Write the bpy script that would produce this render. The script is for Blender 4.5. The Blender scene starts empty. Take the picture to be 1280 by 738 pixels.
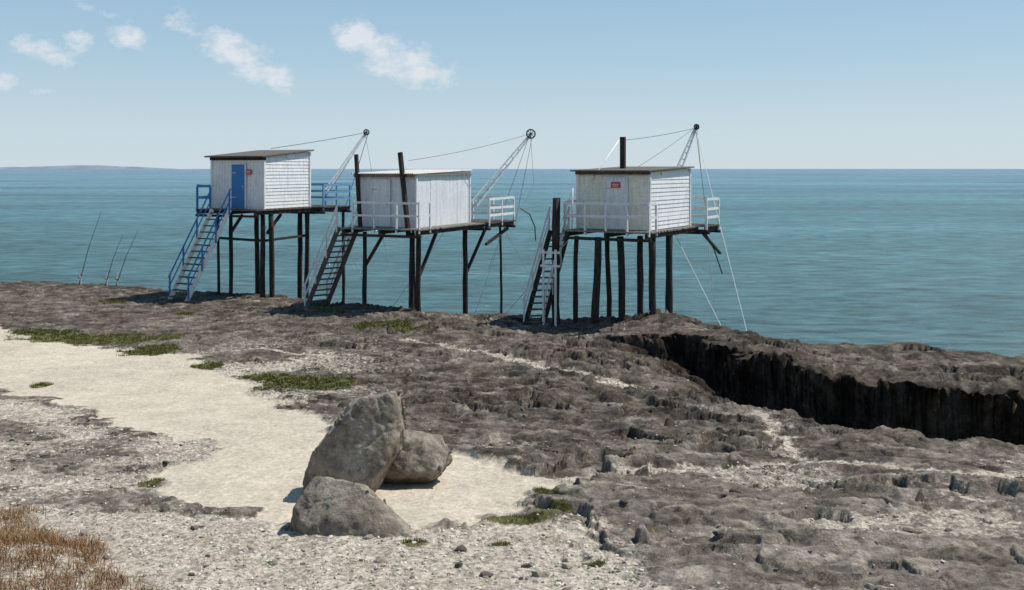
import bpy, bmesh, math, random
import numpy as np
from mathutils import Vector
random.seed(4); rng=np.random.default_rng(7)
EYE=7.0
scn=bpy.context.scene
scn.view_settings.view_transform='Standard'; scn.view_settings.look='None'; scn.view_settings.exposure=0

# ------------------------------------------------------------------ noise
def hsh(ix,iy,seed):
    with np.errstate(over='ignore'):
        n=(ix.astype(np.int64)*374761393+iy.astype(np.int64)*668265263+seed*974711)&0xffffffff
        n=((n^(n>>13))*1274126177)&0xffffffff
        n=(n^(n>>16))&0xffffffff
        n=((n*2246822519)&0xffffffff); n=n^(n>>15)
    return (n&0xffffff)/float(0xffffff)
def gn(x,y,seed=0):
    xi=np.floor(x);yi=np.floor(y);fx=x-xi;fy=y-yi
    u=fx*fx*fx*(fx*(fx*6-15)+10);v=fy*fy*fy*(fy*(fy*6-15)+10)
    def g(dx,dy):
        a=hsh(xi+dx,yi+dy,seed)*6.2831853
        return np.cos(a)*(fx-dx)+np.sin(a)*(fy-dy)
    a=g(0,0);b=g(1,0);c=g(0,1);d=g(1,1)
    return 1.5*((a*(1-u)+b*u)*(1-v)+(c*(1-u)+d*u)*v)
def fbm(x,y,seed=0,o=4,g=.5):
    s=0;a=1;t=0
    for i in range(o):
        s=s+a*gn(x*2**i+i*17.3,y*2**i-i*9.1,seed+i);t+=a;a*=g
    return s/t
def worley(x,y,seed=0):
    xi=np.floor(x);yi=np.floor(y)
    f1=np.full(x.shape,9.);f2=np.full(x.shape,9.)
    for dx in(-1,0,1):
        for dy in(-1,0,1):
            cx=xi+dx;cy=yi+dy
            px=cx+hsh(cx,cy,seed);py=cy+hsh(cx,cy,seed+5)
            d=np.hypot(px-x,py-y)
            f2=np.minimum(f2,np.maximum(f1,d));f1=np.minimum(f1,d)
    return f1,f2
def ss(a,b,x):
    t=np.clip((x-a)/(b-a),0,1);return t*t*(3-2*t)

def seg_dist(x,y,pts,closed=False):
    d=np.full(x.shape,1e9);n=len(pts)
    for i in range(n if closed else n-1):
        ax,ay=pts[i];bx,by=pts[(i+1)%n]
        vx,vy=bx-ax,by-ay
        t=np.clip(((x-ax)*vx+(y-ay)*vy)/(vx*vx+vy*vy),0,1)
        d=np.minimum(d,np.hypot(x-ax-t*vx,y-ay-t*vy))
    return d
def poly_sd(x,y,pts):
    d=seg_dist(x,y,pts,True);ins=np.zeros(x.shape,bool);n=len(pts)
    for i in range(n):
        ax,ay=pts[i];bx,by=pts[(i+1)%n]
        if ay==by: continue
        c=((ay>y)!=(by>y))&(x<(bx-ax)*(y-ay)/(by-ay)+ax)
        ins^=c
    return np.where(ins,d,-d)

# ------------------------------------------------------------------ terrain definition
SHORE=[(-150,110),(-60,70),(-24,48.2),(-15.3,45.5),(-10.5,43.8),(-8.3,41.5),(-6.8,39.6),(-1.1,36.6),(2,35.9),(5.2,34.3),(6.5,31),(7.7,29),(13,26.2),(20,23),(60,8),(150,-20)]
WALL=[(-4,32.5),(1.5,31.4),(3.6,30.6),(5.3,29.4),(6.2,27.2),(6.9,24.6),(8.2,23.0),(10.7,22.0),(13,20.6),(20,18.2),(40,10),(120,-20)]
SAND_A=[(-24,38),(-16.9,34),(-12.7,31.0),(-9.3,29.3),(-6.2,24.6),(-3.4,18.6),(-2.2,16.8),(-1.0,16.4),(.1,15.2),(.45,13.8),(.25,12.5),(-.36,11.7),(-1.9,11.3),(-3.3,12.3),(-4.6,13.0),(-5.2,16.2),(-6.6,18.4),(-9.2,21.3),(-12.6,24.8),(-24,27)]
SAND_B=[(-20,16),(-8,13.6),(-4.5,12.9),(-2,11.8),(.3,11.7),(1.5,10.6),(2.1,8),(1.5,-10),(-40,-10)]
GREEN=[(-12.9,32,2.5,.9),(-15,33,1.2,.5),(-10.6,30,.85,.85),(-5.0,24.7,1.2,.9),(-6.0,25.6,.7,.45),(-4.2,34,1.1,.65),(-3.3,33,.6,.4),(.17,11.85,.46,.2),(.5,12.2,.24,.15),(.42,13.3,.12,.3),
       (.80,10.2,.12,.12),(-1.05,11.0,.13,.14),(.47,12.9,.12,.14),(-8.1,27.2,.36,.4),(-15.9,41,.7,.5),(1.5,11.4,.18,.1),(-.1,10.9,.18,.1),(-4.9,13.9,.16,.16),(-11.3,24.6,.28,.25),(-6.9,38,.5,.3),(-1.9,33.5,.35,.25),(-12,37.5,.4,.25)]
TR=[[(-3.2,31.2),(-1.6,30),(0,28),(2.0,25.6),(3.2,23.6)],[(5.0,20.5),(4.6,17.5),(4.4,15.6),(2.6,14.6),(.6,14.2)],[(4.4,15.6),(6.5,14.5),(9,14)],[(-8,30),(-5,29)]]
def fields(x,y):
    F={}
    w1=fbm(x*.5,y*.5,3,4)
    w2=fbm(x*1.7,y*1.7,31,3)
    sa=poly_sd(x,y,SAND_A)+w1*.9+w2*.4
    sb=poly_sd(x,y,SAND_B)+w1*1.3+w2*.5
    A=ss(-.12,.2,sa);B=ss(-.4,.5,sb)
    t=0
    for k,L in enumerate(TR):
        t=np.maximum(t,1-ss(.03,.30-.05*(k==0),seg_dist(x+w2*.35,y+w1*.9,L)))
    patch=ss(.05,.45,fbm(x*.3+4,y*.45,77,5))*ss(21,12,y)
    patchL=ss(-.3,.2,fbm(x*.35,y*.45,78,5))*ss(-1.5,-6,x)*ss(36,24,y)
    F['A']=A;F['B']=np.maximum(np.maximum(B,t*.8),np.maximum(patch*.75,patchL*.9))
    F['pale']=np.clip(ss(21,10.5,y)*.75+ss(-4,-9,x)*ss(37,27,y)*.5+.4*w1,0,1)
    g=np.zeros(x.shape)
    for (gx,gy,rx,ry) in GREEN:
        d=np.hypot((x-gx)/rx,(y-gy)/ry)
        g=np.maximum(g,ss(1.25,.7,d+w2*.6+w1*.3))
    F['G']=g
    return F
WP=np.array(WALL);SP=np.array(SHORE)
def w_(x,y): return gn(x*.4,y*.4,43)
def height(x,y,F=None):
    if F is None:F=fields(x,y)
    rel=np.interp(y,[-20,0,2,5,9.5,16,24,32,120],[-1.6,-1.8,-2.0,-3.1,-3.9,-4.5,-5.22,-5.3,-5.3])
    rel=rel+.15*fbm(x*.12,y*.12,8,3)*ss(6,20,y)
    s=x*.88-y*.48;t=x*.48+y*.88
    wn=fbm(x*.35,y*.35,11,4)
    sd=seg_dist(x,y,WALL)*np.where(y>np.interp(x,WP[:,0],WP[:,1]),1,-1)
    sd=sd+1.15*wn+.75*fbm(x*1.1,y*1.1,12,4)
    amp=ss(1.5,5.2,x)
    tw=np.interp(x,[3,7,11],[3.2,5.8,9.5])
    trench=ss(2.2,6.0,x)*np.interp(x,[2,5,8,12],[0,1.0,1.55,2.0])*(1-ss(0,1,-sd/tw))
    near=rel-trench
    far=-4.85+.16*fbm(x*.5,y*.5,14,4)
    lg=.12+.22*ss(-.4,.4,gn(x*.6,y*.6,15))
    k=(ss(-1.0-.5*lg,-.65,sd)*lg+ss(-.25,.16,sd)*(1-lg))*amp
    rel=near*(1-k)+far*k
    F['sd']=sd;F['amp']=amp
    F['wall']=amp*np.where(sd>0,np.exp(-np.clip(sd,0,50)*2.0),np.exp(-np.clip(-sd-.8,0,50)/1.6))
    R=1-np.maximum(F['A'],F['B']*.72)
    R=np.clip(R,0,1)
    rz=np.clip(.28+.7*np.exp(-((x-3.5)**2/30+(y-25)**2/40))+.35*ss(26,36,y)+.5*F['wall'],0,1)
    q=fbm(s*.15+wn*1.1,t*.38+wn*1.0,21,5)*2.5+t*.09
    fr=q-np.floor(q)
    led=(ss(0,.11,fr)-fr)
    ledm=ss(8,14,y)*ss(-9,-1,x+.2*(y-20))*(.35+.65*ss(-.25,.3,gn(x*.25,y*.3,29)))
    rel=rel+led*.24*(.12+.88*ledm)*(.10+.9*R)
    q2=fbm(s*.6+wn,t*1.0,25,5)*2.0
    fr2=q2-np.floor(q2)
    rel=rel+(ss(0,.3,fr2)-fr2)*.04*R
    f1,f2=worley(x*.9+wn*1.5,y*1.3+wn,41)
    crack=(1-ss(.02,.14,f2-f1))*ss(-.1,.35,w_(x,y))
    rel=rel-.05*R*crack
    b=np.abs(fbm(x*1.6,y*2.2,51,4))
    pm=ss(-.35,.25,fbm(x*.3,y*.4,57,3))
    rel=rel+R*(.15*b-.04)*(.3+.7*pm)*rz
    b2=np.abs(gn(x*5,y*6,61))
    rel=rel-R*.03*ss(.12,.0,b2)*pm*rz
    pock=ss(.2,.5,gn(x*3.6,y*4.8,62))*ss(-.2,.3,gn(x*.6,y*.8,64))
    rel=rel-R*.045*pock*(.5+rz)
    rel=rel+(.010+.024*R*(.45+rz))*fbm(x*8,y*9,71,3)
    rel=rel+.014*F['B']*fbm(x*6,y*7,73,3)
    ys=np.interp(x,SP[:,0],SP[:,1])
    dd=(y-ys)*.85+.7*wn+.45*fbm(x*1.3,y*1.3,91,3)
    drop=ss(-.15,.35,dd)*.75+ss(.5,.8,dd)*.8+ss(1.3,2.6,dd)*2.4
    rel=rel-drop
    F['shore']=np.exp(-np.abs(dd)/1.2)+ss(0,.4,dd)
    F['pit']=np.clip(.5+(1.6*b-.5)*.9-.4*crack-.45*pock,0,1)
    rel=rel+.25*ss(1.6,0,np.hypot(x+5.0,(y-9.8)))
    return EYE+rel

sc=np.concatenate([-np.geomspace(2.6,.5,40)[:-1],np.linspace(-.5,.5,900),np.geomspace(.5,2.6,40)[1:]])
yr=np.concatenate([np.linspace(-5,7.5,36)[:-1],7.5+(np.geomspace(13.5,70,680)-13.5)])
S,Y=np.meshgrid(sc,yr);X=S*(Y+6)
xf=X.ravel();yf=Y.ravel()
F=fields(xf,yf);Z=height(xf,yf,F)
nr,nc=X.shape
dxn=.06*fbm(xf*2.2,Z*3+yf*1.2,101,2);dyn=.10*fbm(xf*1.4+9,Z*4+yf*.6,103,2)
wl=np.exp(-np.abs(F['sd'])/.5)*F['amp']
dyn=dyn+wl*.30*fbm(xf*.9,Z*4.5,109,3)          # bedding layers in the inlet wall
msk=(1-F['A'])*(1-F['B']*.8)
over=(.5+.6*fbm(xf*.9,yf*.9,107,3))*np.exp(-((F['sd']-.28)/.30)**2)*F['amp']   # overhanging lip
co=np.stack([xf+dxn*msk-.4*over,yf+dyn*msk-.9*over,Z],1)
idx=np.arange(nr*nc).reshape(nr,nc)
q=np.stack([idx[:-1,:-1],idx[:-1,1:],idx[1:,1:],idx[1:,:-1]],-1).reshape(-1,4)
def mesh_np(name,co,faces,mat,smooth=True):
    me=bpy.data.meshes.new(name);k=faces.shape[1]
    me.vertices.add(len(co));me.vertices.foreach_set('co',np.ascontiguousarray(co,dtype=np.float32).ravel())
    me.loops.add(faces.size);me.loops.foreach_set('vertex_index',faces.ravel().astype(np.int32))
    me.polygons.add(len(faces));me.polygons.foreach_set('loop_start',np.arange(0,faces.size,k,dtype=np.int32))
    me.polygons.foreach_set('loop_total',np.full(len(faces),k,dtype=np.int32))
    me.polygons.foreach_set('use_smooth',np.full(len(faces),smooth,dtype=bool))
    me.update(calc_edges=True)
    me.materials.append(mat)
    ob=bpy.data.objects.new(name,me);scn.collection.objects.link(ob);return ob
def attr(ob,name,v):
    a=ob.data.attributes.new(name,'FLOAT','POINT');a.data.foreach_set('value',np.ascontiguousarray(v,dtype=np.float32))

# ------------------------------------------------------------------ material helpers
class NT:
    def __init__(s,name):
        s.m=bpy.data.materials.new(name);s.m.use_nodes=True;s.t=s.m.node_tree;s.n=s.t.nodes
        s.b=s.n['Principled BSDF'];s.o=s.n['Material Output']
    def new(s,t,**k):
        n=s.n.new(t)
        for a,b in k.items():setattr(n,a,b)
        return n
    def link(s,a,b):s.t.links.new(a,b)
    def pos(s,scale=(1,1,1),obj=False):
        g=s.new('ShaderNodeTexCoord') if obj else s.new('ShaderNodeNewGeometry')
        m=s.new('ShaderNodeMapping');m.inputs['Scale'].default_value=scale
        s.link(g.outputs['Object'] if obj else g.outputs['Position'],m.inputs['Vector']);return m.outputs[0]
    def noise(s,scale,detail=4,rough=.55,vec=None,dist=0):
        n=s.new('ShaderNodeTexNoise');n.inputs['Scale'].default_value=scale;n.inputs['Detail'].default_value=detail
        n.inputs['Roughness'].default_value=rough;n.inputs['Distortion'].default_value=dist
        if vec is None:vec=s.pos()
        s.link(vec,n.inputs['Vector']);return n.outputs['Fac']
    def ramp(s,fac,stops):
        r=s.new('ShaderNodeValToRGB');e=r.color_ramp.elements
        while len(e)<len(stops):e.new(.5)
        for i,(p,c) in enumerate(stops):
            e[i].position=p;e[i].color=(c if len(c)==4 else (*c,1)) if isinstance(c,tuple) else (c,c,c,1)
        s.link(fac,r.inputs[0]);return r.outputs[0]
    def mix(s,fac,a,b,mode='MIX'):
        m=s.new('ShaderNodeMix',data_type='RGBA',blend_type=mode)
        for v,i in((fac,0),(a,6),(b,7)):
            if isinstance(v,(int,float)):m.inputs[i].default_value=v
            elif isinstance(v,tuple):m.inputs[i].default_value=(*v,1)
            else:s.link(v,m.inputs[i])
        return m.outputs[2]
    def math(s,op,a,b=0,c=None,clamp=False):
        m=s.new('ShaderNodeMath',operation=op,use_clamp=clamp)
        for i,v in enumerate((a,b)+(() if c is None else (c,))):
            if isinstance(v,(int,float)):m.inputs[i].default_value=v
            else:s.link(v,m.inputs[i])
        return m.outputs[0]
    def bump(s,h,dist,strength=1,nrm=None):
        b=s.new('ShaderNodeBump');b.inputs['Distance'].default_value=dist;b.inputs['Strength'].default_value=strength
        s.link(h,b.inputs['Height'])
        if nrm is not None:s.link(nrm,b.inputs['Normal'])
        return b.outputs[0]
    def fin(s,col,rough=.9,nrm=None,spec=.2):
        if isinstance(col,tuple):s.b.inputs['Base Color'].default_value=(*col,1)
        else:s.link(col,s.b.inputs['Base Color'])
        if isinstance(rough,(int,float)):s.b.inputs['Roughness'].default_value=rough
        else:s.link(rough,s.b.inputs['Roughness'])
        s.b.inputs['Specular IOR Level'].default_value=spec
        if nrm is not None:s.link(nrm,s.b.inputs['Normal'])
        return s.m

def ground_mat():
    t=NT('limestone_ground')
    at=lambda n:(lambda a:(setattr(a,'attribute_name',n),a.outputs['Fac'])[1])(t.new('ShaderNodeAttribute'))
    A,B,G,W,P,PL=at('sandA'),at('sandB'),at('green'),at('wet_shade'),at('pit'),at('pale')
    n1=t.noise(.35,5,.6);n2=t.noise(1.6,6,.68);n3=t.noise(9,6,.72);n4=t.noise(38,4,.7)
    dark=t.ramp(n2,[(.32,(.045,.035,.027)),(.45,(.095,.077,.061)),(.56,(.17,.142,.113)),(.68,(.32,.28,.23))])
    pale=t.ramp(n2,[(.32,(.12,.10,.078)),(.45,(.235,.20,.16)),(.60,(.37,.325,.265)),(.76,(.50,.45,.375))])
    rock=t.mix(t.math('ADD',PL,t.math('MULTIPLY',t.math('SUBTRACT',n1,.5),2.2),clamp=True),dark,pale)
    rock=t.mix(.85,rock,t.ramp(n3,[(.3,.28),(.48,.85),(.62,1.15),(.75,1.7)]),'MULTIPLY')
    rock=t.mix(.6,rock,t.ramp(n4,[(.3,.45),(.7,1.5)]),'MULTIPLY')
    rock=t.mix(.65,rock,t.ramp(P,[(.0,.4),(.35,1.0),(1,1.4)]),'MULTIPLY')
    rock=t.mix(t.ramp(W,[(.10,.0),(.6,.9)]),rock,t.mix(1,rock,(.36,.32,.28),'MULTIPLY'))  # darkens wet shore rock; also paints shade onto the inlet wall
    v=t.new('ShaderNodeTexVoronoi');v.inputs['Scale'].default_value=24;t.link(t.pos(),v.inputs['Vector'])
    grc=t.mix(.6,(.53,.475,.385),t.ramp(n3,[(.3,.5),(.7,1.3)]),'MULTIPLY')
    bw=t.new('ShaderNodeRGBToBW');t.link(v.outputs['Color'],bw.inputs[0])
    grc=t.mix(.75,grc,t.ramp(bw.outputs[0],[(.15,.4),(.5,1.0),(.9,1.5)]),'MULTIPLY')
    grc=t.mix(t.ramp(n2,[(.40,.0),(.66,.6)]),grc,t.mix(1,grc,(.6,.55,.5),'MULTIPLY'))
    snd=t.mix(t.ramp(n1,[(.4,.0),(.7,1.0)]),(.56,.49,.38),(.47,.415,.325))
    snd=t.mix(.6,snd,t.ramp(n2,[(.3,.75),(.7,1.15)]),'MULTIPLY')
    snd=t.mix(.45,snd,t.ramp(bw.outputs[0],[(.1,.6),(.9,1.3)]),'MULTIPLY')
    snd=t.mix(.5,snd,t.ramp(n3,[(.3,.68),(.7,1.2)]),'MULTIPLY')
    edge=t.math('ADD',B,t.math('MULTIPLY',t.math('SUBTRACT',n3,.5),2.4))
    c=t.mix(t.ramp(edge,[(.3,.0),(.8,1.0)]),rock,grc)
    edA=t.math('ADD',A,t.math('MULTIPLY',t.math('SUBTRACT',n3,.5),1.3))
    c=t.mix(t.ramp(edA,[(.3,.0),(.85,1.0)]),c,snd)
    eg=t.math('ADD',G,t.math('MULTIPLY',t.math('SUBTRACT',n3,.5),1.8))
    c=t.mix(t.ramp(eg,[(.35,.0),(.6,.9)]),c,t.ramp(n4,[(.3,(.06,.062,.018)),(.7,(.14,.135,.045))]))
    soft=t.math('SUBTRACT',1,t.math('MULTIPLY',A,.65))
    b1=t.bump(n2,.06,1)
    m=t.new('ShaderNodeBump');m.inputs['Distance'].default_value=.045;t.link(n3,m.inputs['Height']);t.link(soft,m.inputs['Strength']);t.link(b1,m.inputs['Normal'])
    m2=t.new('ShaderNodeBump');m2.inputs['Distance'].default_value=.013;t.link(n4,m2.inputs['Height']);t.link(soft,m2.inputs['Strength']);t.link(m.outputs[0],m2.inputs['Normal'])
    return t.fin(c,.95,m2.outputs[0],.12)
ter=mesh_np('rocky_ground',co,q,ground_mat())
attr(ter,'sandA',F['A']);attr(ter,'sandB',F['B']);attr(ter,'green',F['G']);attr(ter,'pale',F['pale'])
attr(ter,'wet_shade',np.clip(F['wall']*1.0+F['shore']*.5,0,1));attr(ter,'pit',F['pit'])  # wall term is shade painted into the inlet rock, shore term is damp rock

# ------------------------------------------------------------------ sea
def sea_mat():
    t=NT('sea_water')
    big=t.noise(.012,4,.55,t.pos((.35,1,1)))
    mid=t.noise(.07,5,.6,t.pos((.3,1,1)))
    sm=t.noise(.8,5,.70,t.pos((.4,1.15,1)))
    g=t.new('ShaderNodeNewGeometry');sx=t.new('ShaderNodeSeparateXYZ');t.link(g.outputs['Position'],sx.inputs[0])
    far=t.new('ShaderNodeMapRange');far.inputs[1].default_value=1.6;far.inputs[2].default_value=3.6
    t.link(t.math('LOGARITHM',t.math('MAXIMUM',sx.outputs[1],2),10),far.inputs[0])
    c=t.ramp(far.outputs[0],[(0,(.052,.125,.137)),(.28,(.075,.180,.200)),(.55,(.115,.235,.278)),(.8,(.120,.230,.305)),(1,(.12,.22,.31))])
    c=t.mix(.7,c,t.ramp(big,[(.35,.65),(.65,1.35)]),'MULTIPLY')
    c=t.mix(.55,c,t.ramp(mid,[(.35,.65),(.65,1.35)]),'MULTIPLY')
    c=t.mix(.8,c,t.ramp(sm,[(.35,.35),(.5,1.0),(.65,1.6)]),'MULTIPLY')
    b=t.bump(t.noise(.35,3,.5,t.pos((.5,1.3,1))),.6)
    b=t.bump(t.noise(1.5,5,.65,t.pos((.5,1.2,1)),.4),.36,1,b)
    b=t.bump(t.noise(7,3,.6,t.pos((.7,1.2,1))),.035,1,b)
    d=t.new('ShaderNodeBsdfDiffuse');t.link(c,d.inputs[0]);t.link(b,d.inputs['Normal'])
    gl=t.new('ShaderNodeBsdfGlossy');gl.inputs['Roughness'].default_value=.10;t.link(b,gl.inputs['Normal'])
    fr=t.new('ShaderNodeFresnel');fr.inputs[0].default_value=1.33;t.link(b,fr.inputs[1])
    f=t.math('MULTIPLY',fr.outputs[0],.8,clamp=True);f=t.math('MINIMUM',f,.42)
    mx=t.new('ShaderNodeMixShader');t.link(f,mx.inputs[0]);t.link(d.outputs[0],mx.inputs[1]);t.link(gl.outputs[0],mx.inputs[2])
    t.link(mx.outputs[0],t.o.inputs[0]);t.n.remove(t.b);return t.m
R_=26000
mesh_np('sea',np.array([(-R_,-60,0),(R_,-60,0),(R_,R_,0),(-R_,R_,0)],float),np.array([[0,1,2,3]]),sea_mat())

def coast():
    xs=np.linspace(-6400,-1850,240);D=6200
    h=8+13*np.clip(gn(xs*.0009,xs*0,5)+.3,0,1)+5*fbm(xs*.006,xs*0,6,3)+10*np.exp(-((xs+2560)/260)**2)
    h*=np.clip((-1850-xs)/420,0.04,1)**.6
    v=[];f=[]
    for i,(x,hh) in enumerate(zip(xs,h)):
        v+=[(x,D,-1),(x,D+60,max(hh,1)),(x,D+900,-1)]
        if i:
            a=3*i;f+=[(a-3,a,a+1,a-2),(a-2,a+1,a+2,a-1)]
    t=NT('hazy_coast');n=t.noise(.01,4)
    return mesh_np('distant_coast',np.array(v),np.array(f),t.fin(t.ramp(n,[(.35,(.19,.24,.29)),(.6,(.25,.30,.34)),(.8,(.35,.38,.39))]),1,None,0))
coast()

# ------------------------------------------------------------------ object materials
def paint(name,col,stain=(.25,.2,.14),amt=.5,rough=.6,sc_=1.5):
    t=NT(name)
    st=t.noise(sc_*2.2,5,.65,t.pos((3.5,3.5,.45)))
    n=t.noise(9,5,.7)
    c=t.mix(t.math('MULTIPLY',t.ramp(st,[(.48,.0),(.72,1.0)]),amt),col,stain)
    c=t.mix(.35,c,t.ramp(n,[(.3,.6),(.6,1.1)]),'MULTIPLY')
    return t.fin(c,rough,t.bump(n,.006),.3)
def wood(name,a,b):
    t=NT(name);n=t.noise(5,5,.7,t.pos((3,3,.6)))
    return t.fin(t.ramp(n,[(.3,a),(.7,b)]),.9,t.bump(n,.02),.15)
M=dict(
 white=paint('white_weathered_paint',(.80,.80,.78),amt=.4),
 rail=paint('white_rail_paint',(.76,.76,.74),amt=.4),
 grey=paint('pale_grey_panel_paint',(.74,.76,.76),(.45,.41,.34),amt=.45,sc_=.8),
 cream=paint('cream_board_paint',(.84,.80,.66),(.4,.32,.2),amt=.45),
 blue=paint('blue_paint',(.045,.20,.46),(.2,.25,.3),amt=.25),
 pblue=paint('faded_blue_paint',(.12,.27,.46),(.4,.42,.4),amt=.4),
 post=wood('creosoted_timber',(.014,.012,.010),(.075,.06,.05)),
 deck=wood('weathered_deck_wood',(.05,.042,.035),(.17,.145,.12)),
 gdeck=wood('grey_sunbleached_wood',(.12,.11,.10),(.30,.28,.25)),
 roof=paint('roof_felt',(.12,.105,.085),(.26,.23,.19),amt=.5,rough=.9),
 croof=paint('fibre_cement_roof',(.56,.53,.47),(.30,.22,.15),amt=.5,rough=.9),
 red=paint('red_sign_paint',(.62,.06,.04),amt=.05),
 metal=paint('galvanised_metal',(.52,.53,.53),(.25,.15,.09),amt=.4,rough=.5),
 black=paint('black_iron',(.02,.02,.02),(.06,.04,.03),amt=.3),
 rope=paint('rope_fibre',(.62,.62,.58),amt=.2),
 net=paint('dark_cable',(.08,.08,.08),amt=.2))

class MB:
    def __init__(s):s.v=[];s.f=[]
    def hexa(s,c):
        b=len(s.v);s.v+=[tuple(p) for p in c]
        s.f+=[tuple(b+i for i in f) for f in((0,3,2,1),(4,5,6,7),(0,1,5,4),(1,2,6,5),(2,3,7,6),(3,0,4,7))]
    def beam(s,p,q,w,h=None,jit=0,side=None):
        p=Vector(p);q=Vector(q);h=h or w;d=(q-p).normalized()
        if side is None:
            side=d.cross(Vector((0,0,1)))
            if side.length<.05:side=Vector((.9,-.42,0))
        side=Vector(side);side=(side-d*side.dot(d)).normalized();up=side.cross(d).normalized()
        c=[]
        for e in(p,q):
            for a,b in((-1,-1),(1,-1),(1,1),(-1,1)):c.append(e+side*a*w/2+up*b*h/2)
        s.hexa(c)
    def tube(s,pts,r,n=8,rough=0):
        pts=[Vector(p) for p in pts];b=len(s.v);k=len(pts)
        for i,p in enumerate(pts):
            d=(pts[min(i+1,k-1)]-pts[max(i-1,0)]).normalized()
            a=d.cross(Vector((.3,.95,.1))).normalized();c=d.cross(a)
            rr=r[i] if isinstance(r,(list,tuple)) else r
            for j in range(n):
                t=2*math.pi*j/n;q_=rr*(1+rough*random.uniform(-1,1))
                s.v.append(tuple(p+a*math.cos(t)*q_+c*math.sin(t)*q_))
        for i in range(k-1):
            for j in range(n):
                j2=(j+1)%n;s.f.append((b+i*n+j,b+i*n+j2,b+(i+1)*n+j2,b+(i+1)*n+j))
        s.f.append(tuple(b+j for j in range(n)));s.f.append(tuple(b+(k-1)*n+j for j in range(n)))
    def make(s,name,mat,parent=None,origin=Vector((0,0,0)),smooth=False):
        me=bpy.data.meshes.new(name);me.from_pydata([tuple(Vector(v)-origin) for v in s.v],[],s.f)
        bm=bmesh.new();bm.from_mesh(me);bmesh.ops.recalc_face_normals(bm,faces=bm.faces);bm.to_mesh(me);bm.free()
        me.materials.append(mat)
        if smooth:
            for p in me.polygons:p.use_smooth=True
        ob=bpy.data.objects.new(name,me);scn.collection.objects.link(ob)
        if parent:ob.parent=parent
        return ob

def gz(x,y): return float(height(np.array([float(x)]),np.array([float(y)]))[0])

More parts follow.
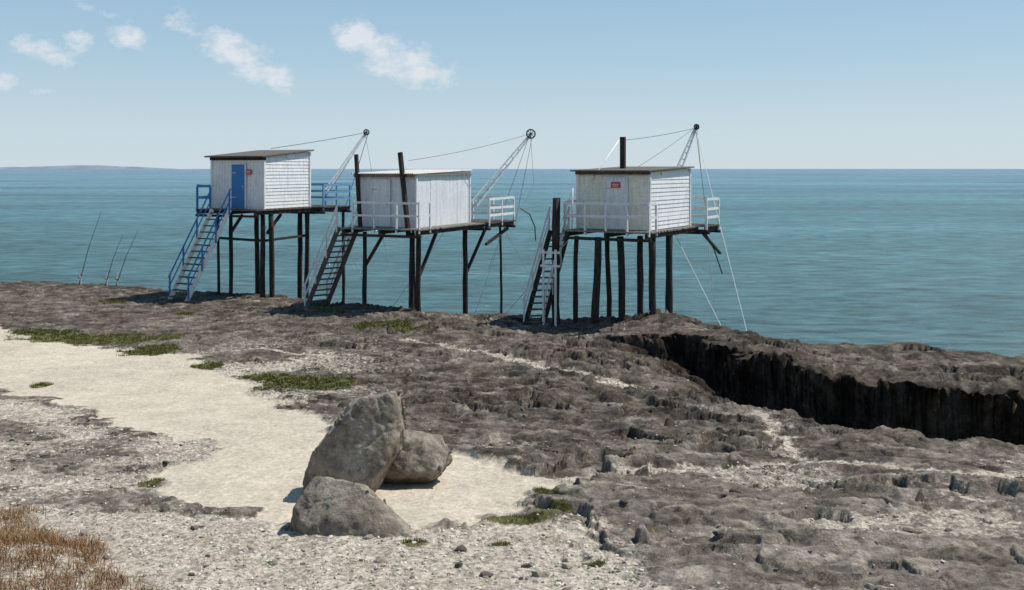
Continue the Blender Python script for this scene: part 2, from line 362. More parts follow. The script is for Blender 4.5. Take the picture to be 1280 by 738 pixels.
class Hut:
    def __init__(s,C,th,zd):
        th=math.radians(th);s.C=C;s.u=(-math.cos(th),math.sin(th));s.v=(math.sin(th),math.cos(th));s.z=zd
        s.e=bpy.data.objects.new('fishing_hut',None);scn.collection.objects.link(s.e)
        s.o=Vector((C[0],C[1],zd));s.e.location=s.o
    def P(s,a,b,z=0):
        return Vector((s.C[0]+a*s.u[0]+b*s.v[0],s.C[1]+a*s.u[1]+b*s.v[1],s.z+z))
    def box(s,m,a0,a1,b0,b1,z0,z1,dz=0):
        m.hexa([s.P(a0,b0,z0),s.P(a1,b0,z0),s.P(a1,b1,z0+dz*0),s.P(a0,b1,z0),s.P(a0,b0,z1),s.P(a1,b0,z1),s.P(a1,b1,z1+dz),s.P(a0,b1,z1+dz)])
    def mk(s,m,name,mat,smooth=False):return m.make(name,M[mat],s.e,s.o,smooth)
    def cabin(s,a,b,h0,h1,mat,boards=(True,True),mat2=None,bh=.14,tilt=.017):
        m=MB()
        m.hexa([s.P(.03,.03,0),s.P(a-.03,.03,0),s.P(a-.03,b-.03,0),s.P(.03,b-.03,0),s.P(.03,.03,h0),s.P(a-.03,.03,h0),s.P(a-.03,b-.03,h1),s.P(.03,b-.03,h1)])
        fr=MB();rt=MB()
        if boards[0]:
            z=0.02
            while z+bh<h0+.01:
                j=random.uniform(-.004,.004)
                zt=min(z+bh,h0)
                fr.hexa([s.P(0,-tilt+j,z),s.P(a,-tilt+j,z),s.P(a,.028,z),s.P(0,.028,z),s.P(0,.0+j,zt),s.P(a,.0+j,zt),s.P(a,.028,zt),s.P(0,.028,zt)]);z+=bh
        else:
            k=4
            for i in range(k):
                s.box(fr,a*i/k+.006,a*(i+1)/k-.006,.0,.028,0,h0)
        if boards[1]:
            z=.02
            while z<h1:
                j=random.uniform(-.004,.004);zt=z+bh
                bs=0 if zt<=h0 else (zt-h0)/(h1-h0)*b
                if bs<b-.1:
                    for (q0,q1) in ((bs,(bs+b)/2-.004+random.uniform(-.3,.3)*0),((bs+b)/2+.004,b)):
                        rt.hexa([s.P(-tilt+j,q0,z),s.P(.028,q0,z),s.P(.028,q1,z),s.P(-tilt+j,q1,z),s.P(0+j,q0,zt),s.P(.028,q0,zt),s.P(.028,q1,zt),s.P(0+j,q1,zt)])
                z+=bh
        else:
            k=4
            for i in range(k):
                q0=b*i/k+.005;q1=b*(i+1)/k-.005;H=lambda q_:h0+(h1-h0)*q_/b
                o=.008*(i%2)
                rt.hexa([s.P(-o,q0,0),s.P(.028,q0,0),s.P(.028,q1,0),s.P(-o,q1,0),s.P(-o,q0,H(q0)),s.P(.028,q0,H(q0)),s.P(.028,q1,H(q1)),s.P(-o,q1,H(q1))])
        s.mk(m,'wall_core',mat);s.mk(fr,'landward_wall',mat);s.mk(rt,'side_wall',mat2 or mat)
        c=MB()
        for (aa,bb,h) in((-.045,-.045,h0),(a-.05,-.045,h0),(-.045,b-.045,h1)):
            s.box(c,aa,aa+.09,bb,bb+.09,0,h)
        s.mk(c,'corner_trim',mat2 or mat)
    def door(s,a,w,h,mat,frame='white',sign=None):
        m=MB();s.box(m,a-w/2,a+w/2,-.075,-.04,.03,h);s.mk(m,'door',mat)
        f=MB()
        s.box(f,a-w/2-.06,a-w/2-.004,-.085,-.036,.03,h+.06);s.box(f,a+w/2+.004,a+w/2+.06,-.085,-.036,.03,h+.06)
        s.box(f,a-w/2-.003,a+w/2+.003,-.085,-.036,h+.004,h+.06);s.mk(f,'door_frame',frame)
        k=MB();s.box(k,a-w/2+.05,a-w/2+.10,-.12,-.076,h*.48,h*.53)
        for zz in (.25,.8):s.box(k,a+w/2-.22,a+w/2,-.082,-.0755,h*zz,h*zz+.04)
        s.mk(k,'door_handle','metal')
        if sign:
            sa,sz,sw,sh=sign;g=MB();s.box(g,sa-sw/2,sa+sw/2,-.105,-.09,sz,sz+sh);s.mk(g,'red_notice','red')
            g=MB();s.box(g,sa-sw*.35,sa+sw*.35,-.11,-.1055,sz+sh*.55,sz+sh*.68);s.box(g,sa-sw*.3,sa+sw*.3,-.11,-.1055,sz+sh*.25,sz+sh*.36);s.mk(g,'notice_lettering','rail')
    def decking(s,a0,a1,b0,b1,t=.05,beams=.16,mat='deck',name='deck'):
        m=MB();b=b0
        while b<b1-.02:
            e=min(b+.145,b1);s.box(m,a0+random.uniform(-.03,.03),a1+random.uniform(-.03,.03),b,e-.012,-t+random.uniform(-.004,.004),-.004+random.uniform(-.004,.004));b+=.145
        s.mk(m,name,mat)
        m=MB()
        for i in range(3):
            aa=a0+.12+(a1-a0-.24)*i/2;s.box(m,aa-.05,aa+.05,b0,b1,-t-beams,-t-.008)
        for bb in(b0+.02,b1-.12):s.box(m,a0-.02,a1+.02,bb,bb+.1,-t-.01-beams*1.6,-t-.012-beams)
        s.mk(m,name+'_joists','post')
    def railing(s,pts,h=.95,mids=(.5,),mat='rail',w=.07,sp=1.1,name='railing',board=.10):
        m=MB()
        for i in range(len(pts)-1):
            (a0,b0),(a1,b1)=pts[i],pts[i+1];L=math.hypot(a1-a0,b1-b0);n=max(1,round(L/sp))
            for k in range(n+(i==len(pts)-2)):
                t=k/n;aa=a0+(a1-a0)*t;bb=b0+(b1-b0)*t
                m.beam(s.P(aa,bb,-.15),s.P(aa+random.uniform(-.015,.015),bb,h-.02),w*.95,side=s.u+(0,))
            dz=random.uniform(-.02,.02)
            for q_ in mids+(1,):
                m.beam(s.P(a0,b0,h*q_+dz),s.P(a1,b1,h*q_+random.uniform(-.02,.02)+.003*i),.045,board,side=None)
        s.mk(m,name,mat)
    def stairs(s,top,bot,wv,n=14,mat='deck',rail='rail',rh=.85,name='stairs',str_mat='rail',both=True):
        wv=Vector((*wv,0));T=Vector(top);B=Vector(bot);m=MB();r=MB()
        run=(B-T);rh_=Vector((run.x,run.y,0)).normalized()
        for sg in(-.5,.5):
            r.beam(T+wv*sg,B+wv*sg+Vector((0,0,-.1)),.05,.17)
        s.mk(r,name+'_stringers',str_mat)
        for i in range(n):
            c=T+run*(i+.6)/n
            m.beam(c-wv*.46,c+wv*.46,.20,.04,side=rh_)
        s.mk(m,name+'_treads',mat)
        h=MB();up=Vector((0,0,rh))
        for sg in((-.55,.55) if both else (-.55,)):
            h.beam(T+wv*sg+up,B+wv*sg+up,.045,.06)
            h.beam(T+wv*sg+up*.5,B+wv*sg+up*.5,.035,.045)
            for k in range(4):
                c=T+run*(k/3*.94+.03)+wv*sg;h.beam(c-Vector((0,0,.1)),c+up,.05)
        s.mk(h,name+'_handrail',rail)
    def stilts(s,L,r=.10,top=-.2,name='stilts',world=False,bend=.05):
        m=MB()
        for it in L:
            x,y=it[0],it[1];tz=it[2] if len(it)>2 else top;rr=it[3] if len(it)>3 else r
            p=Vector((x,y,s.z+tz)) if world else s.P(x,y,tz)
            pts=[];k=9;ph=random.uniform(0,6);bx=random.uniform(-bend,bend);by=random.uniform(-bend,bend)
            for i in range(k):
                t=i/(k-1);z=p.z*(1-t)+(-1.2)*t
                pts.append((p.x+bx*math.sin(t*3+ph)+random.uniform(-.015,.015),p.y+by*math.cos(t*3+ph),z))
            m.tube(pts,[rr*(1+.18*t/8)*random.uniform(.93,1.07) for t in range(k)],9,.06)
        s.mk(m,name,'post',True)
    def beams(s,L,w=.1,mat='post',name='braces'):
        m=MB()
        for p,q_ in L:m.beam(s.P(*p),s.P(*q_),w,w)
        s.mk(m,name,mat)
    def roof(s,a0,a1,b0,b1,h0,h1,bb,mat,th=.06,corr=False):
        H=lambda b:h0+(h1-h0)*b/bb
        m=MB()
        if corr:
            n=int((a1-a0)/.09)
            for i in range(n):
                p=a0+(a1-a0)*i/n;q_=a0+(a1-a0)*(i+1)/n;mid=(p+q_)/2
                for (x0,x1,z0,z1) in((p,mid,0,.035),(mid,q_,.035,0)):
                    m.hexa([s.P(x0,b0,H(b0)+z0),s.P(x1,b0,H(b0)+z1),s.P(x1,b1,H(b1)+z1),s.P(x0,b1,H(b1)+z0),
                            s.P(x0,b0,H(b0)+z0+.014),s.P(x1,b0,H(b0)+z1+.014),s.P(x1,b1,H(b1)+z1+.014),s.P(x0,b1,H(b1)+z0+.014)])
        else:
            m.hexa([s.P(a0,b0,H(b0)),s.P(a1,b0,H(b0)),s.P(a1,b1,H(b1)),s.P(a0,b1,H(b1)),
                    s.P(a0,b0,H(b0)+th),s.P(a1,b0,H(b0)+th),s.P(a1,b1,H(b1)+th),s.P(a0,b1,H(b1)+th)])
        s.mk(m,'roof',mat)
    def wires(s,L,r=.012,mat='rope',name='rigging_lines'):
        m=MB()
        for it in L:
            p,q_=Vector(it[0]),Vector(it[1]);sag=it[2] if len(it)>2 else .03
            pts=[p.lerp(q_,i/8)-Vector((0,0,sag*4*(i/8)*(1-i/8))) for i in range(9)]
            m.tube(pts,r,5)
        s.mk(m,name,mat)
    def boom(s,base,tip,w=.22,truss=True,mat='rail',wheel=.17):
        m=MB();B=Vector(base);T=Vector(tip);d=(T-B).normalized();sd=d.cross(Vector((0,1,.2))).normalized()
        m.beam(B+sd*w/2,T+sd*.03,.055);m.beam(B-sd*w/2,T-sd*.03,.055)
        if truss:
            n=9
            for i in range(1,n):
                t=i/n;c=B.lerp(T,t);ww=w/2*(1-t)+.03*t
                m.beam(c-sd*ww,c+sd*ww,.035)
        s.mk(m,'net_boom',mat)
        k=MB();ax=Vector((.25,-1,.1)).normalized();a=ax.cross(Vector((0,0,1))).normalized();c=a.cross(ax);cc=T+Vector((.02,-.05,.04))
        n=18
        ring=[cc+(a*math.cos(2*math.pi*i/n)+c*math.sin(2*math.pi*i/n))*wheel for i in range(n+1)]
        k.tube(ring,.03,6)
        for i in range(4):
            q_=(a*math.cos(math.pi*i/4)+c*math.sin(math.pi*i/4))*wheel;k.beam(cc-q_,cc+q_,.025)
        s.mk(k,'pulley_wheel','black')

# ------------------------------------------------------------------ hut 1
h=Hut((-10.17,42.0),25,5.33)
h.cabin(2.73,3.1,2.13,2.40,'white',(False,True))
h.roof(-.14,2.9,-.28,3.25,2.16,2.43,3.1,'roof')
m=MB();h.box(m,-.06,2.8,-.06,.06,2.02,2.15);h.mk(m,'eaves_beam','post')
h.door(1.28,.68,1.84,'blue',sign=(.72,1.42,.26,.22))
h.decking(-.25,2.95,-.75,3.25)
h.decking(-.6,2.2,3.3,5.45,name='net_platform')
h.railing([(-.55,3.35),(-.55,5.4),(2.1,5.4),(2.1,3.4)],mids=(.35,.68),mat='pblue',name='platform_railing')
h.railing([(2.2,-.7),(2.9,-.7),(2.9,.3)],mids=(.5,),mat='blue',name='landward_railing')
h.stairs(h.P(1.55,-.8,0),(-13.5,41.35,1.72),(.85,-.5),n=14,mat='deck',rail='blue',str_mat='rail')
h.stilts([(.15,.1),(-.12,.35),(1.8,.1,-.2,.08),(2.45,.1,-.2,.06),(.0,2.9),(.38,2.95),(2.6,2.8),(-.3,5.2,-.2,.07)])
h.beams([((2.4,.1,-1.25),(.1,.1,-1.3)),((.1,.15,-1.3),(.1,2.9,-1.25)),((0,.2,-1.0),(0,1.1,-.25)),((1.8,.1,-1.0),(1.2,.1,-.25))])
h.boom((-8.35,46.0,6.0),(-6.78,47.6,8.65),truss=False,w=.14,wheel=.12)
h.wires([((-6.78,47.6,8.68),(-10.2,43.3,7.85)),((-6.78,47.6,8.6),(-8.5,46.2,5.6)),((-6.7,47.6,8.6),(-7.6,46.8,5.3))],r=.014,mat='net')
h.wires([((-8.2,46.6,5.3),(-6.4,48,.2)),((-8.0,46.5,5.3),(-5.0,49,.1)),((-7.4,46.8,5.3),(-9.6,47.5,.1)),((-6.8,47.6,8.5),(-5.9,49,2.2))],r=.009,name='net_lines')

# ------------------------------------------------------------------ hut 2
h=Hut((-3.56,38.0),25,4.80)
h.cabin(2.5,4.3,1.96,2.10,'grey',(False,False))
h.roof(-.1,2.65,-.35,4.4,2.0,2.12,4.3,'croof',corr=True)
m=MB();h.box(m,-.08,2.62,-.20,-.10,1.88,1.995);h.box(m,-.09,-.045,-.1,4.35,1.93,1.99);h.mk(m,'eaves_beam','gdeck')
h.door(1.5,.72,1.75,'grey','grey')
h.decking(-.7,2.7,-.95,4.35,mat='gdeck')
h.decking(-.85,2.2,4.4,6.95,name='net_platform')
h.railing([(2.2,-.9),(-.65,-.9),(-.65,-.1)],mids=(.5,),name='landward_railing',w=.06,board=.07)
h.railing([(-.8,4.5),(-.8,6.9),(2.15,6.9),(2.15,4.5)],mids=(.3,.62),name='platform_railing',board=.10)
h.stairs(h.P(2.75,-.35,0),(-7.5,39.0,1.68),(.65,.55),n=15,mat='deck',rail='rail',str_mat='deck')
h.stilts([(2.25,0,-.2,.08),(.2,0),(-.12,0,-.2,.09),(0,3.9,-.2,.10),(2.4,3.9,-.2,.06),(-.3,6.6,-.2,.05)])
h.beams([((-.1,.1,-1.75),(-.1,1.35,-.25)),((0,3.95,-2.1),(0,5.8,-.3)),((2.3,0,-1.6),(1.4,0,-.25)),((-.6,4.6,-.9),(-.6,6.7,-.35))])
m=MB()
m.beam(h.P(2.24,-.30,-.2),h.P(2.44,-.30,2.74),.12);m.beam(h.P(.05,-.45,-.3),h.P(.52,-.28,2.80),.12,.16);h.mk(m,'mast_posts','post')
h.boom((-1.54,42.2,5.55),(.79,44,8.45),w=.3,wheel=.19)
h.wires([((.79,44,8.5),(-3.9,38.6,7.3),.1),((.79,44,8.4),(-1.8,42,5.2)),((.7,44,8.3),(-.4,43.6,5.2)),((.85,44,8.3),(.1,45,4.4))],r=.009,mat='net')
h.wires([((.8,44,8.4),(.95,44.5,6.3),.0),((.95,44.5,6.3),(.2,44.2,5.1),.1),((-.2,43.8,4.8),(-1.8,44.5,.2)),((-.5,43.6,4.8),(.6,45,2.6)),((-1.9,44,2.5),(.6,45,2.3),0),((-2.6,40,4.6),(-5.6,41,.3)),((-.2,43.6,4.8),(-1.1,43.8,2.5),0)],r=.009,name='net_lines')
m=MB();m.tube([Vector((.35,44,5.3)),Vector((.75,44,5.05)),Vector((.98,44,4.5)),Vector((1.02,44,3.9))],.025,6);h.mk(m,'net_hoop','black')

# ------------------------------------------------------------------ hut 3
h=Hut((4.57,34.0),30,4.93)
h.cabin(2.66,3.79,1.94,2.08,'cream',(True,True),'white')
h.roof(-.13,2.8,-.3,3.95,1.98,2.10,3.79,'roof',th=.045)
m=MB();h.box(m,-.06,2.7,-.12,-.05,1.87,1.975);h.mk(m,'eaves_beam','deck')
h.door(1.19,.74,1.72,'white','rail',sign=(1.19,1.42,.34,.2))
h.decking(-.35,2.8,-.85,3.95,mat='gdeck')
h.decking(-.65,2.0,4.0,5.3,name='net_platform')
h.railing([(2.75,-.8),(-.3,-.8),(-.3,-.15)],mids=(.52,),name='landward_railing',h=.9,board=.09,sp=.8)
h.railing([(-.6,3.9),(-.6,5.25),(1.9,5.25)],mids=(.3,.62),name='platform_railing',board=.09)
h.railing([(2.75,-.8),(2.75,.6)],mids=(.5,),name='end_railing',board=.08)
h.stairs((1.62,34.9,4.9),(.72,34.3,gz(.72,34.3)+.05),(.62,.1),n=15,mat='deck',rail='rail',str_mat='post',rh=.8)
m=MB()
for p_ in((1.05,34.3),(1.45,34.1)):m.beam((p_[0],p_[1],1.5),(p_[0],p_[1],4.3),.06)
m.beam((.95,34.3,4.2),(1.6,34.05,4.2),.05,.07);m.beam((.95,34.3,3.75),(1.6,34.05,3.75),.05,.07);h.mk(m,'stair_landing_rail','rail')
h.stilts([(1.55,34.7,1.05,.13),(2.2,34.6,-.2,.08),(2.8,34.0,-.2,.12),(3.3,35.5,-.2,.08),(3.58,34.2,-.2,.11),(4.32,34.6,-.2,.10),(4.72,33.8,-.2,.12),(5.38,35.0,-.2,.12)],world=True,bend=.11)
h.beams([((-.2,4,-.25),(-.2,5.2,-.25)),((2.5,-.3,-.32),(0,-.3,-.32)),((-.4,4.1,-.3),(-.65,5.3,-1.1))],w=.08)
m=MB();m.beam((3.92,36.2,6.8),(3.92,36.2,8.12),.17);m.beam((1.5,34.9,4.7),(1.52,34.9,6.0),.2);h.mk(m,'mast_post','post')
m=MB();m.tube([(2.2,34.4,5.9),(3.75,35.9,8.0)],.022,6);m.tube([(2.0,34.2,5.0),(2.02,34.2,6.35)],.03,6);h.mk(m,'mast_stay','rail',True)
h.boom((5.95,37.9,6.4),(7.0,39.0,8.55),w=.24,wheel=.09)
h.wires([((7.0,39,8.5),(7.3,38.2,4.9)),((7.0,39,8.55),(3.92,36.2,8.0),.05),((7.0,39,8.6),(4.2,35,7.0),.05)],r=.009,mat='net')
h.wires([((7.0,39,8.5),(7.0,30.2,1.9),0),((5.9,37,4.6),(6.5,31.0,1.9),0),((7.05,39,8.5),(7.6,38.6,2.0),0)],r=.010,name='net_lines')
h.wires([((1.9,34.5,4.6),(-.5,35.2,1.7)),((2.0,34.4,6.2),(1.55,34.8,4.8)),((5.4,35,4.6),(7.2,38,3.2))],r=.010,name='guy_lines')
m=MB();m.tube([Vector((7.2,38,4.6)),Vector((7.5,38,4.0)),Vector((7.8,38,3.1))],.022,6);h.mk(m,'net_hoop','black')

for (x,y,dx,hh) in((-19.6,46.3,.95,3.3),(-18.3,46.0,.75,2.3),(-17.9,46.2,.95,2.5)):
    e=bpy.data.objects.new('fishing_rod',None);scn.collection.objects.link(e);z=gz(x,y);e.location=(x,y,z)
    m=MB();m.tube([(x,y,z-.1),(x+dx*.5,y,z+hh*.52),(x+dx*1.05,y+.1,z+hh)],[.02,.014,.006],6);m.make('rod_blank',M['black'],e,Vector((x,y,z)))
    m=MB();m.tube([(x+.02,y-.05,z+.3),(x+.1,y-.05,z+.36)],.05,8);m.beam((x+.1,y,z-.1),(x+.1,y,z+.6),.03);m.make('reel_and_holder',M['metal'],e,Vector((x,y,z)))

# ------------------------------------------------------------------ boulders
def rock_mat():
    t=NT('boulder_limestone');n2=t.noise(2.4,6,.65);n3=t.noise(10,6,.75);n4=t.noise(45,4,.7)
    c=t.ramp(n2,[(.3,(.15,.125,.095)),(.5,(.30,.26,.205)),(.72,(.47,.42,.345))])
    c=t.mix(.8,c,t.ramp(n3,[(.3,.33),(.48,.95),(.7,1.4)]),'MULTIPLY')
    c=t.mix(.4,c,t.ramp(n4,[(.3,.5),(.7,1.4)]),'MULTIPLY')
    b=t.bump(n3,.05);b=t.bump(n4,.012,1,b)
    return t.fin(c,.95,b,.12)
RM=rock_mat()
from mathutils import noise as mn
def boulder(pts,loc,seed,vox=.025,amp=.035):
    me=bpy.data.meshes.new('boulder');bm=bmesh.new()
    for p in pts:bm.verts.new(p)
    bmesh.ops.convex_hull(bm,input=bm.verts)
    bm.to_mesh(me);bm.free()
    ob=bpy.data.objects.new('tmp',me);scn.collection.objects.link(ob)
    r=ob.modifiers.new('r','REMESH');r.mode='VOXEL';r.voxel_size=vox
    sm=ob.modifiers.new('s','SMOOTH');sm.iterations=2;sm.factor=.5
    dg=bpy.context.evaluated_depsgraph_get();me2=bpy.data.meshes.new_from_object(ob.evaluated_get(dg))
    bpy.data.objects.remove(ob)
    o=Vector((seed*7.1,seed*3.3,seed))
    for v in me2.vertices:
        p=v.co;nn=v.normal.copy()
        d=amp*1.4*mn.fractal(p*1.3+o,.9,2,5)
        c=mn.voronoi(p*1.3+o)[0];d-=amp*.5*max(0,.05-(c[1]-c[0]))/.05
        d-=amp*.8*max(0,mn.noise(p*6+o)-.15)*2
        d+=amp*.4*mn.fractal(p*9+o,.7,2,4)
        v.co=p+nn*d
    for p in me2.polygons:p.use_smooth=True
    me2.materials.clear();me2.materials.append(RM)
    ob=bpy.data.objects.new('boulder',me2);ob.location=loc;scn.collection.objects.link(ob)
g1=gz(-2.1,13.5)
boulder([(-.72,-.25,-.2),(-.70,.25,-.1),(-.68,-.32,.20),(-.52,-.42,.62),(-.50,.3,.64),(-.14,-.38,1.08),(-.12,.35,1.10),(.08,-.26,1.27),(.50,-.14,1.34),(.54,.3,1.25),(.60,-.16,.86),(.60,.3,.6),(.38,-.44,.46),(.12,-.54,.1),(.05,-.4,-.2),(.2,.4,-.2),(-.3,-.5,-.15)],(-2.02,13.5,g1),1)
g2=gz(-1.35,14.1)
boulder([(-.44,-.2,.0),(-.50,-.35,.18),(-.45,.2,.3),(-.36,-.36,.50),(-.1,.2,.64),(.10,-.30,.62),(.40,.1,.56),(.54,-.2,.42),(.57,.05,.24),(.44,-.42,.20),(.15,-.05,-.1),(.3,.3,-.1),(-.1,-.50,.22),(-.3,.3,-.1),(-.3,-.1,-.1)],(-1.38,14.1,g2+.03),2,.02,.03)
g3=gz(-2.0,11.7)
boulder([(-.60,-.2,-.2),(-.60,.2,0),(-.52,-.28,.36),(-.36,.1,.56),(-.05,-.1,.60),(.20,-.12,.57),(.30,.1,.45),(.48,-.2,.20),(.80,-.3,.02),(1.0,-.55,-.06),(.78,.2,-.1),(.3,-.6,-.1),(-.3,-.55,-.15),(.0,-.45,.26),(-.4,-.42,.22)],(-1.94,11.75,g3-.02),5,.022,.032)

# ------------------------------------------------------------------ loose stones (one object each)
def stones(name,n,xr,yr_,smin,smax,seed,mat,keep):
    r=np.random.default_rng(seed)
    x=r.uniform(*xr,n);y=yr_[0]+(yr_[1]-yr_[0])*r.uniform(0,1,n)**1.3
    f=fields(x,y);k=keep(f,r.uniform(0,1,n),x,y);x,y=x[k],y[k];n=len(x)
    z=height(x,y)
    ph=(1+5**.5)/2
    bv=np.array([(-1,ph,0),(1,ph,0),(-1,-ph,0),(1,-ph,0),(0,-1,ph),(0,1,ph),(0,-1,-ph),(0,1,-ph),(ph,0,-1),(ph,0,1),(-ph,0,-1),(-ph,0,1)])/1.9
    bf=np.array([(0,11,5),(0,5,1),(0,1,7),(0,7,10),(0,10,11),(1,5,9),(5,11,4),(11,10,2),(10,7,6),(7,1,8),(3,9,4),(3,4,2),(3,2,6),(3,6,8),(3,8,9),(4,9,5),(2,4,11),(6,2,10),(8,6,7),(9,8,1)])
    s=smin*(smax/smin)**(r.uniform(0,1,n)**2.2)
    v=bv[None]*(1+r.uniform(-.3,.3,(n,12,1)))
    v=v*np.stack([s*r.uniform(.7,1.4,n),s*r.uniform(.7,1.3,n),s*r.uniform(.35,.8,n)],1)[:,None]
    a=r.uniform(0,6.28,n);ca,sa=np.cos(a)[:,None],np.sin(a)[:,None]
    vx=v[...,0]*ca-v[...,1]*sa;vy=v[...,0]*sa+v[...,1]*ca
    V=np.stack([vx+x[:,None],vy+y[:,None],v[...,2]+z[:,None]+s[:,None]*.15],-1).reshape(-1,3)
    Fc=(bf[None]+12*np.arange(n)[:,None,None]).reshape(-1,3)
    mesh_np(name,V,Fc,mat,False)
def smat(name,c0,c1,c2):
    t=NT(name);g=t.new('ShaderNodeNewGeometry')
    return t.fin(t.ramp(g.outputs['Random Per Island'],[(0,c0),(.5,c1),(1,c2)]),.95,None,.1)
stones('gravel',30000,(-9,4.5),(7.5,19),.007,.028,3,smat('pebble_stone',(.20,.175,.14),(.46,.41,.335),(.68,.63,.54)),lambda f,u,x,y:(u<f['B']*.9+.04)&(u>f['A']*.93)&(np.abs(x)<.62*y))
stones('rock_fragments',1800,(-16,14),(9,30),.015,.07,5,smat('fragment_stone',(.07,.06,.05),(.17,.145,.12),(.32,.28,.23)),lambda f,u,x,y:(u<.75*(1-f['A']))&(np.abs(x)<.62*y))

# ------------------------------------------------------------------ grass
def blades(name,x,y,hmin,hmax,w,mat,seed,lean=.5):
    r=np.random.default_rng(seed);n=len(x);z=height(x,y)-.01
    hh=r.uniform(hmin,hmax,n);a=r.uniform(0,6.28,n);l=r.uniform(0,lean,n)*hh;b=r.uniform(0,6.28,n)
    dx,dy=np.cos(a)*w/2,np.sin(a)*w/2;lx,ly=np.cos(b)*l,np.sin(b)*l
    P=lambda ox,oy,oz:np.stack([x+ox,y+oy,z+oz],-1)
    V=np.stack([P(-dx,-dy,0*hh),P(dx,dy,0*hh),P(dx*.7+lx*.35,dy*.7+ly*.35,hh*.6),P(-dx*.7+lx*.35,-dy*.7+ly*.35,hh*.6),P(lx,ly,hh)],1).reshape(-1,3)
    i=5*np.arange(n)[:,None]
    T=np.concatenate([i+np.array([[0,1,2]]),i+np.array([[0,2,3]]),i+np.array([[3,2,4]])],0)
    return mesh_np(name,V,T,mat,False)
def gmat(name,a,b,c):
    t=NT(name);g=t.new('ShaderNodeNewGeometry')
    return t.fin(t.ramp(g.outputs['Random Per Island'],[(0,a),(.5,b),(1,c)]),.8,None,.15)
gx=[];gy=[]
for (x0,y0,rx,ry) in GREEN:
    n=int(min(16000,3200*rx*ry*(4 if y0<15 else 1)*4)+350)
    a=rng.uniform(0,6.28,n);rr=np.sqrt(rng.uniform(0,1,n))*1.35
    gx.append(x0+np.cos(a)*rr*rx);gy.append(y0+np.sin(a)*rr*ry)
gx=np.concatenate(gx);gy=np.concatenate(gy);ff=fields(gx,gy);k=rng.uniform(0,1,len(gx))<ff['G']*ss(-.35,.15,gn(gx*3.5,gy*3.5,7));gx,gy=gx[k],gy[k]
nearm=gy<16
GM=gmat('green_grass',(.065,.08,.017),(.14,.145,.035),(.25,.22,.08))
blades('grass',gx[nearm],gy[nearm],.015,.05,.006,GM,1,1.0)
blades('grass_patch',gx[~nearm],gy[~nearm],.02,.09,.018,GM,2,1.0)
n=70000
dx_=rng.uniform(-7.8,-2.9,n);dy_=rng.uniform(7.3,12.6,n)
edge=(dx_+3.5)+.85*(dy_-9.6)+.6*fbm(dx_*1.5,dy_*1.5,9,3)
k=(edge<.15)&(rng.uniform(0,1,n)<(ss(-.3,.1,gn(dx_*3,dy_*3,17))*.9+.1)*ss(.15,-.35,edge))
blades('dry_grass',dx_[k],dy_[k],.03,.16,.006,gmat('dry_red_grass',(.12,.065,.025),(.28,.14,.06),(.45,.31,.16)),5,1.4)

# ------------------------------------------------------------------ light & sky
S=Vector((.80,.36,0)).normalized()*math.cos(math.radians(56))+Vector((0,0,math.sin(math.radians(56))))
L=bpy.data.lights.new('sun','SUN');L.energy=5.0;L.angle=math.radians(.53);L.color=(1,.96,.90)
lo=bpy.data.objects.new('sun',L);lo.rotation_euler=(-S).to_track_quat('-Z','Y').to_euler();scn.collection.objects.link(lo);lo.location=(20,10,40)
w=bpy.data.worlds.new('World');scn.world=w;w.use_nodes=True;nt=w.node_tree;N=nt.nodes;lk=nt.links.new
bg=N['Background'];BS=.10
sky=N.new('ShaderNodeTexSky');sky.sky_type='NISHITA';sky.sun_disc=False;sky.sun_elevation=math.radians(56);sky.sun_rotation=math.atan2(S.x,S.y)
sky.air_density=1.0;sky.dust_density=.3;sky.ozone_density=2.0;sky.altitude=0
def mt(op,a,b=0,clamp=False):
    m=N.new('ShaderNodeMath');m.operation=op;m.use_clamp=clamp
    for i,v in enumerate((a,b)):
        if isinstance(v,(int,float)):m.inputs[i].default_value=v
        else:lk(v,m.inputs[i])
    return m.outputs[0]
tc=N.new('ShaderNodeTexCoord');sp=N.new('ShaderNodeSeparateXYZ');lk(tc.outputs['Generated'],sp.inputs[0])
hz=N.new('ShaderNodeValToRGB');E=hz.color_ramp.elements
while len(E)<5:E.new(.5)
for i,(p_,c_) in enumerate(((0,(.60,.71,.775)),(.035,(.56,.69,.775)),(.10,(.43,.61,.745)),(.2,(.30,.51,.70)),(.6,(.14,.31,.56)))):
    E[i].position=p_;E[i].color=(*[q_/BS/10 for q_ in c_],1)
lk(sp.outputs[2],hz.inputs[0])
sc10=N.new('ShaderNodeMix');sc10.data_type='RGBA';sc10.blend_type='MULTIPLY';sc10.inputs[0].default_value=1;lk(hz.outputs[0],sc10.inputs[6]);sc10.inputs[7].default_value=(10,10,10,1)
hm=N.new('ShaderNodeMapRange');hm.inputs[1].default_value=0;hm.inputs[2].default_value=.5;hm.inputs[3].default_value=.92;hm.inputs[4].default_value=.35;lk(sp.outputs[2],hm.inputs[0])
sk=N.new('ShaderNodeMix');sk.data_type='RGBA';lk(hm.outputs[0],sk.inputs[0]);lk(sky.outputs[0],sk.inputs[6]);lk(sc10.outputs[2],sk.inputs[7])
yy=mt('MAXIMUM',sp.outputs[1],.05);U=mt('DIVIDE',sp.outputs[0],yy);V_=mt('DIVIDE',sp.outputs[2],yy)
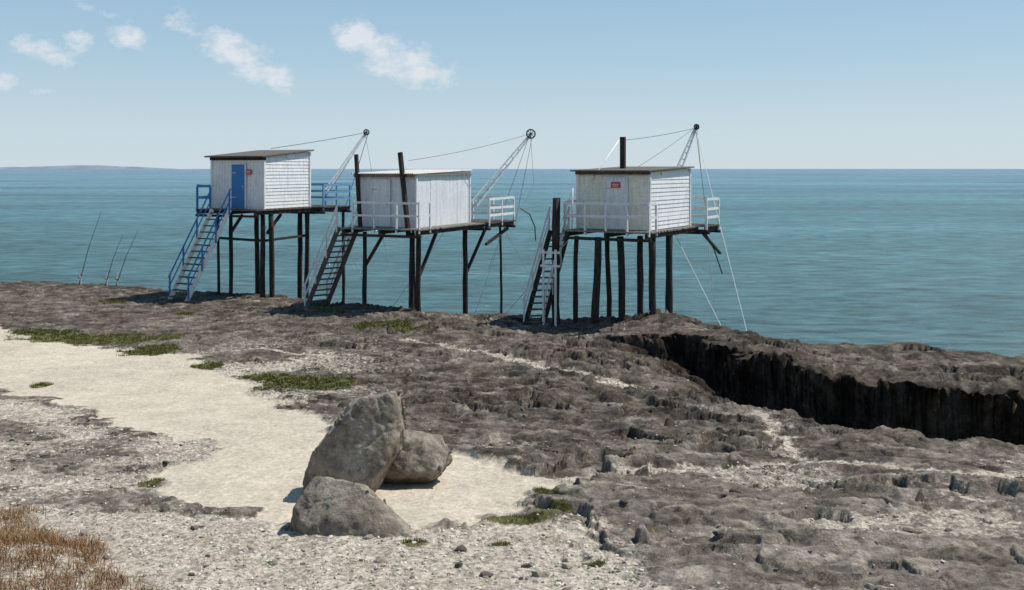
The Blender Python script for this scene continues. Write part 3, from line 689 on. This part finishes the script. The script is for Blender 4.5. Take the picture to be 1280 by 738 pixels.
def wn(scale,det,ro):
    mp=N.new('ShaderNodeMapping');mp.inputs['Scale'].default_value=(1,1,1.5);lk(tc.outputs['Generated'],mp.inputs[0])
    n=N.new('ShaderNodeTexNoise');n.inputs['Scale'].default_value=scale;n.inputs['Detail'].default_value=det;n.inputs['Roughness'].default_value=ro;lk(mp.outputs[0],n.inputs['Vector']);return n.outputs['Fac']
cn=wn(40,9,.70)
tot=None
for(cu,cv,ru,rv,tl,am) in((-.148,.128,.030,.024,-.3,1.0),(-.105,.104,.052,.024,-.28,1.0),(-.270,.115,.040,.022,-.35,.95),(-.245,.094,.034,.018,-.3,.95),(-.375,.129,.024,.012,-.15,1.0),(-.455,.116,.040,.016,-.25,.8),(-.425,.125,.022,.014,-.2,.8),(-.498,.085,.016,.011,0,1.0),(-.32,.14,.03,.02,-.3,.5),(-.40,.152,.04,.006,-.3,.5),(-.465,.075,.02,.005,0,.5)):
    du=mt('SUBTRACT',U,cu);dv=mt('SUBTRACT',V_,cv)
    dv=mt('SUBTRACT',dv,mt('MULTIPLY',du,tl))
    a=mt('DIVIDE',du,ru);b=mt('DIVIDE',dv,rv)
    r=mt('SQRT',mt('ADD',mt('MULTIPLY',a,a),mt('MULTIPLY',b,b)))
    e=mt('MULTIPLY',mt('SUBTRACT',1.35,r,True),am,True)
    tot=e if tot is None else mt('MAXIMUM',tot,e)
den=mt('SUBTRACT',mt('ADD',mt('MULTIPLY',cn,3.8),mt('MULTIPLY',tot,1.4)),2.42,True)
den=mt('MULTIPLY',den,mt('MULTIPLY',tot,2.5,True),True)
mx=N.new('ShaderNodeMix');mx.data_type='RGBA';lk(mt('MULTIPLY',den,.8),mx.inputs[0]);lk(sk.outputs[2],mx.inputs[6]);mx.inputs[7].default_value=(8.0,8.15,8.5,1)
lk(mx.outputs[2],bg.inputs[0]);bg.inputs[1].default_value=BS

# ------------------------------------------------------------------ camera
cd=bpy.data.cameras.new('camera');cam=bpy.data.objects.new('camera',cd);scn.collection.objects.link(cam);scn.camera=cam
cam.location=(0,0,EYE);cam.rotation_euler=(math.radians(90),0,0);cd.sensor_width=36;cd.lens=36;cd.shift_y=-158/1280
cd.clip_start=.1;cd.clip_end=80000
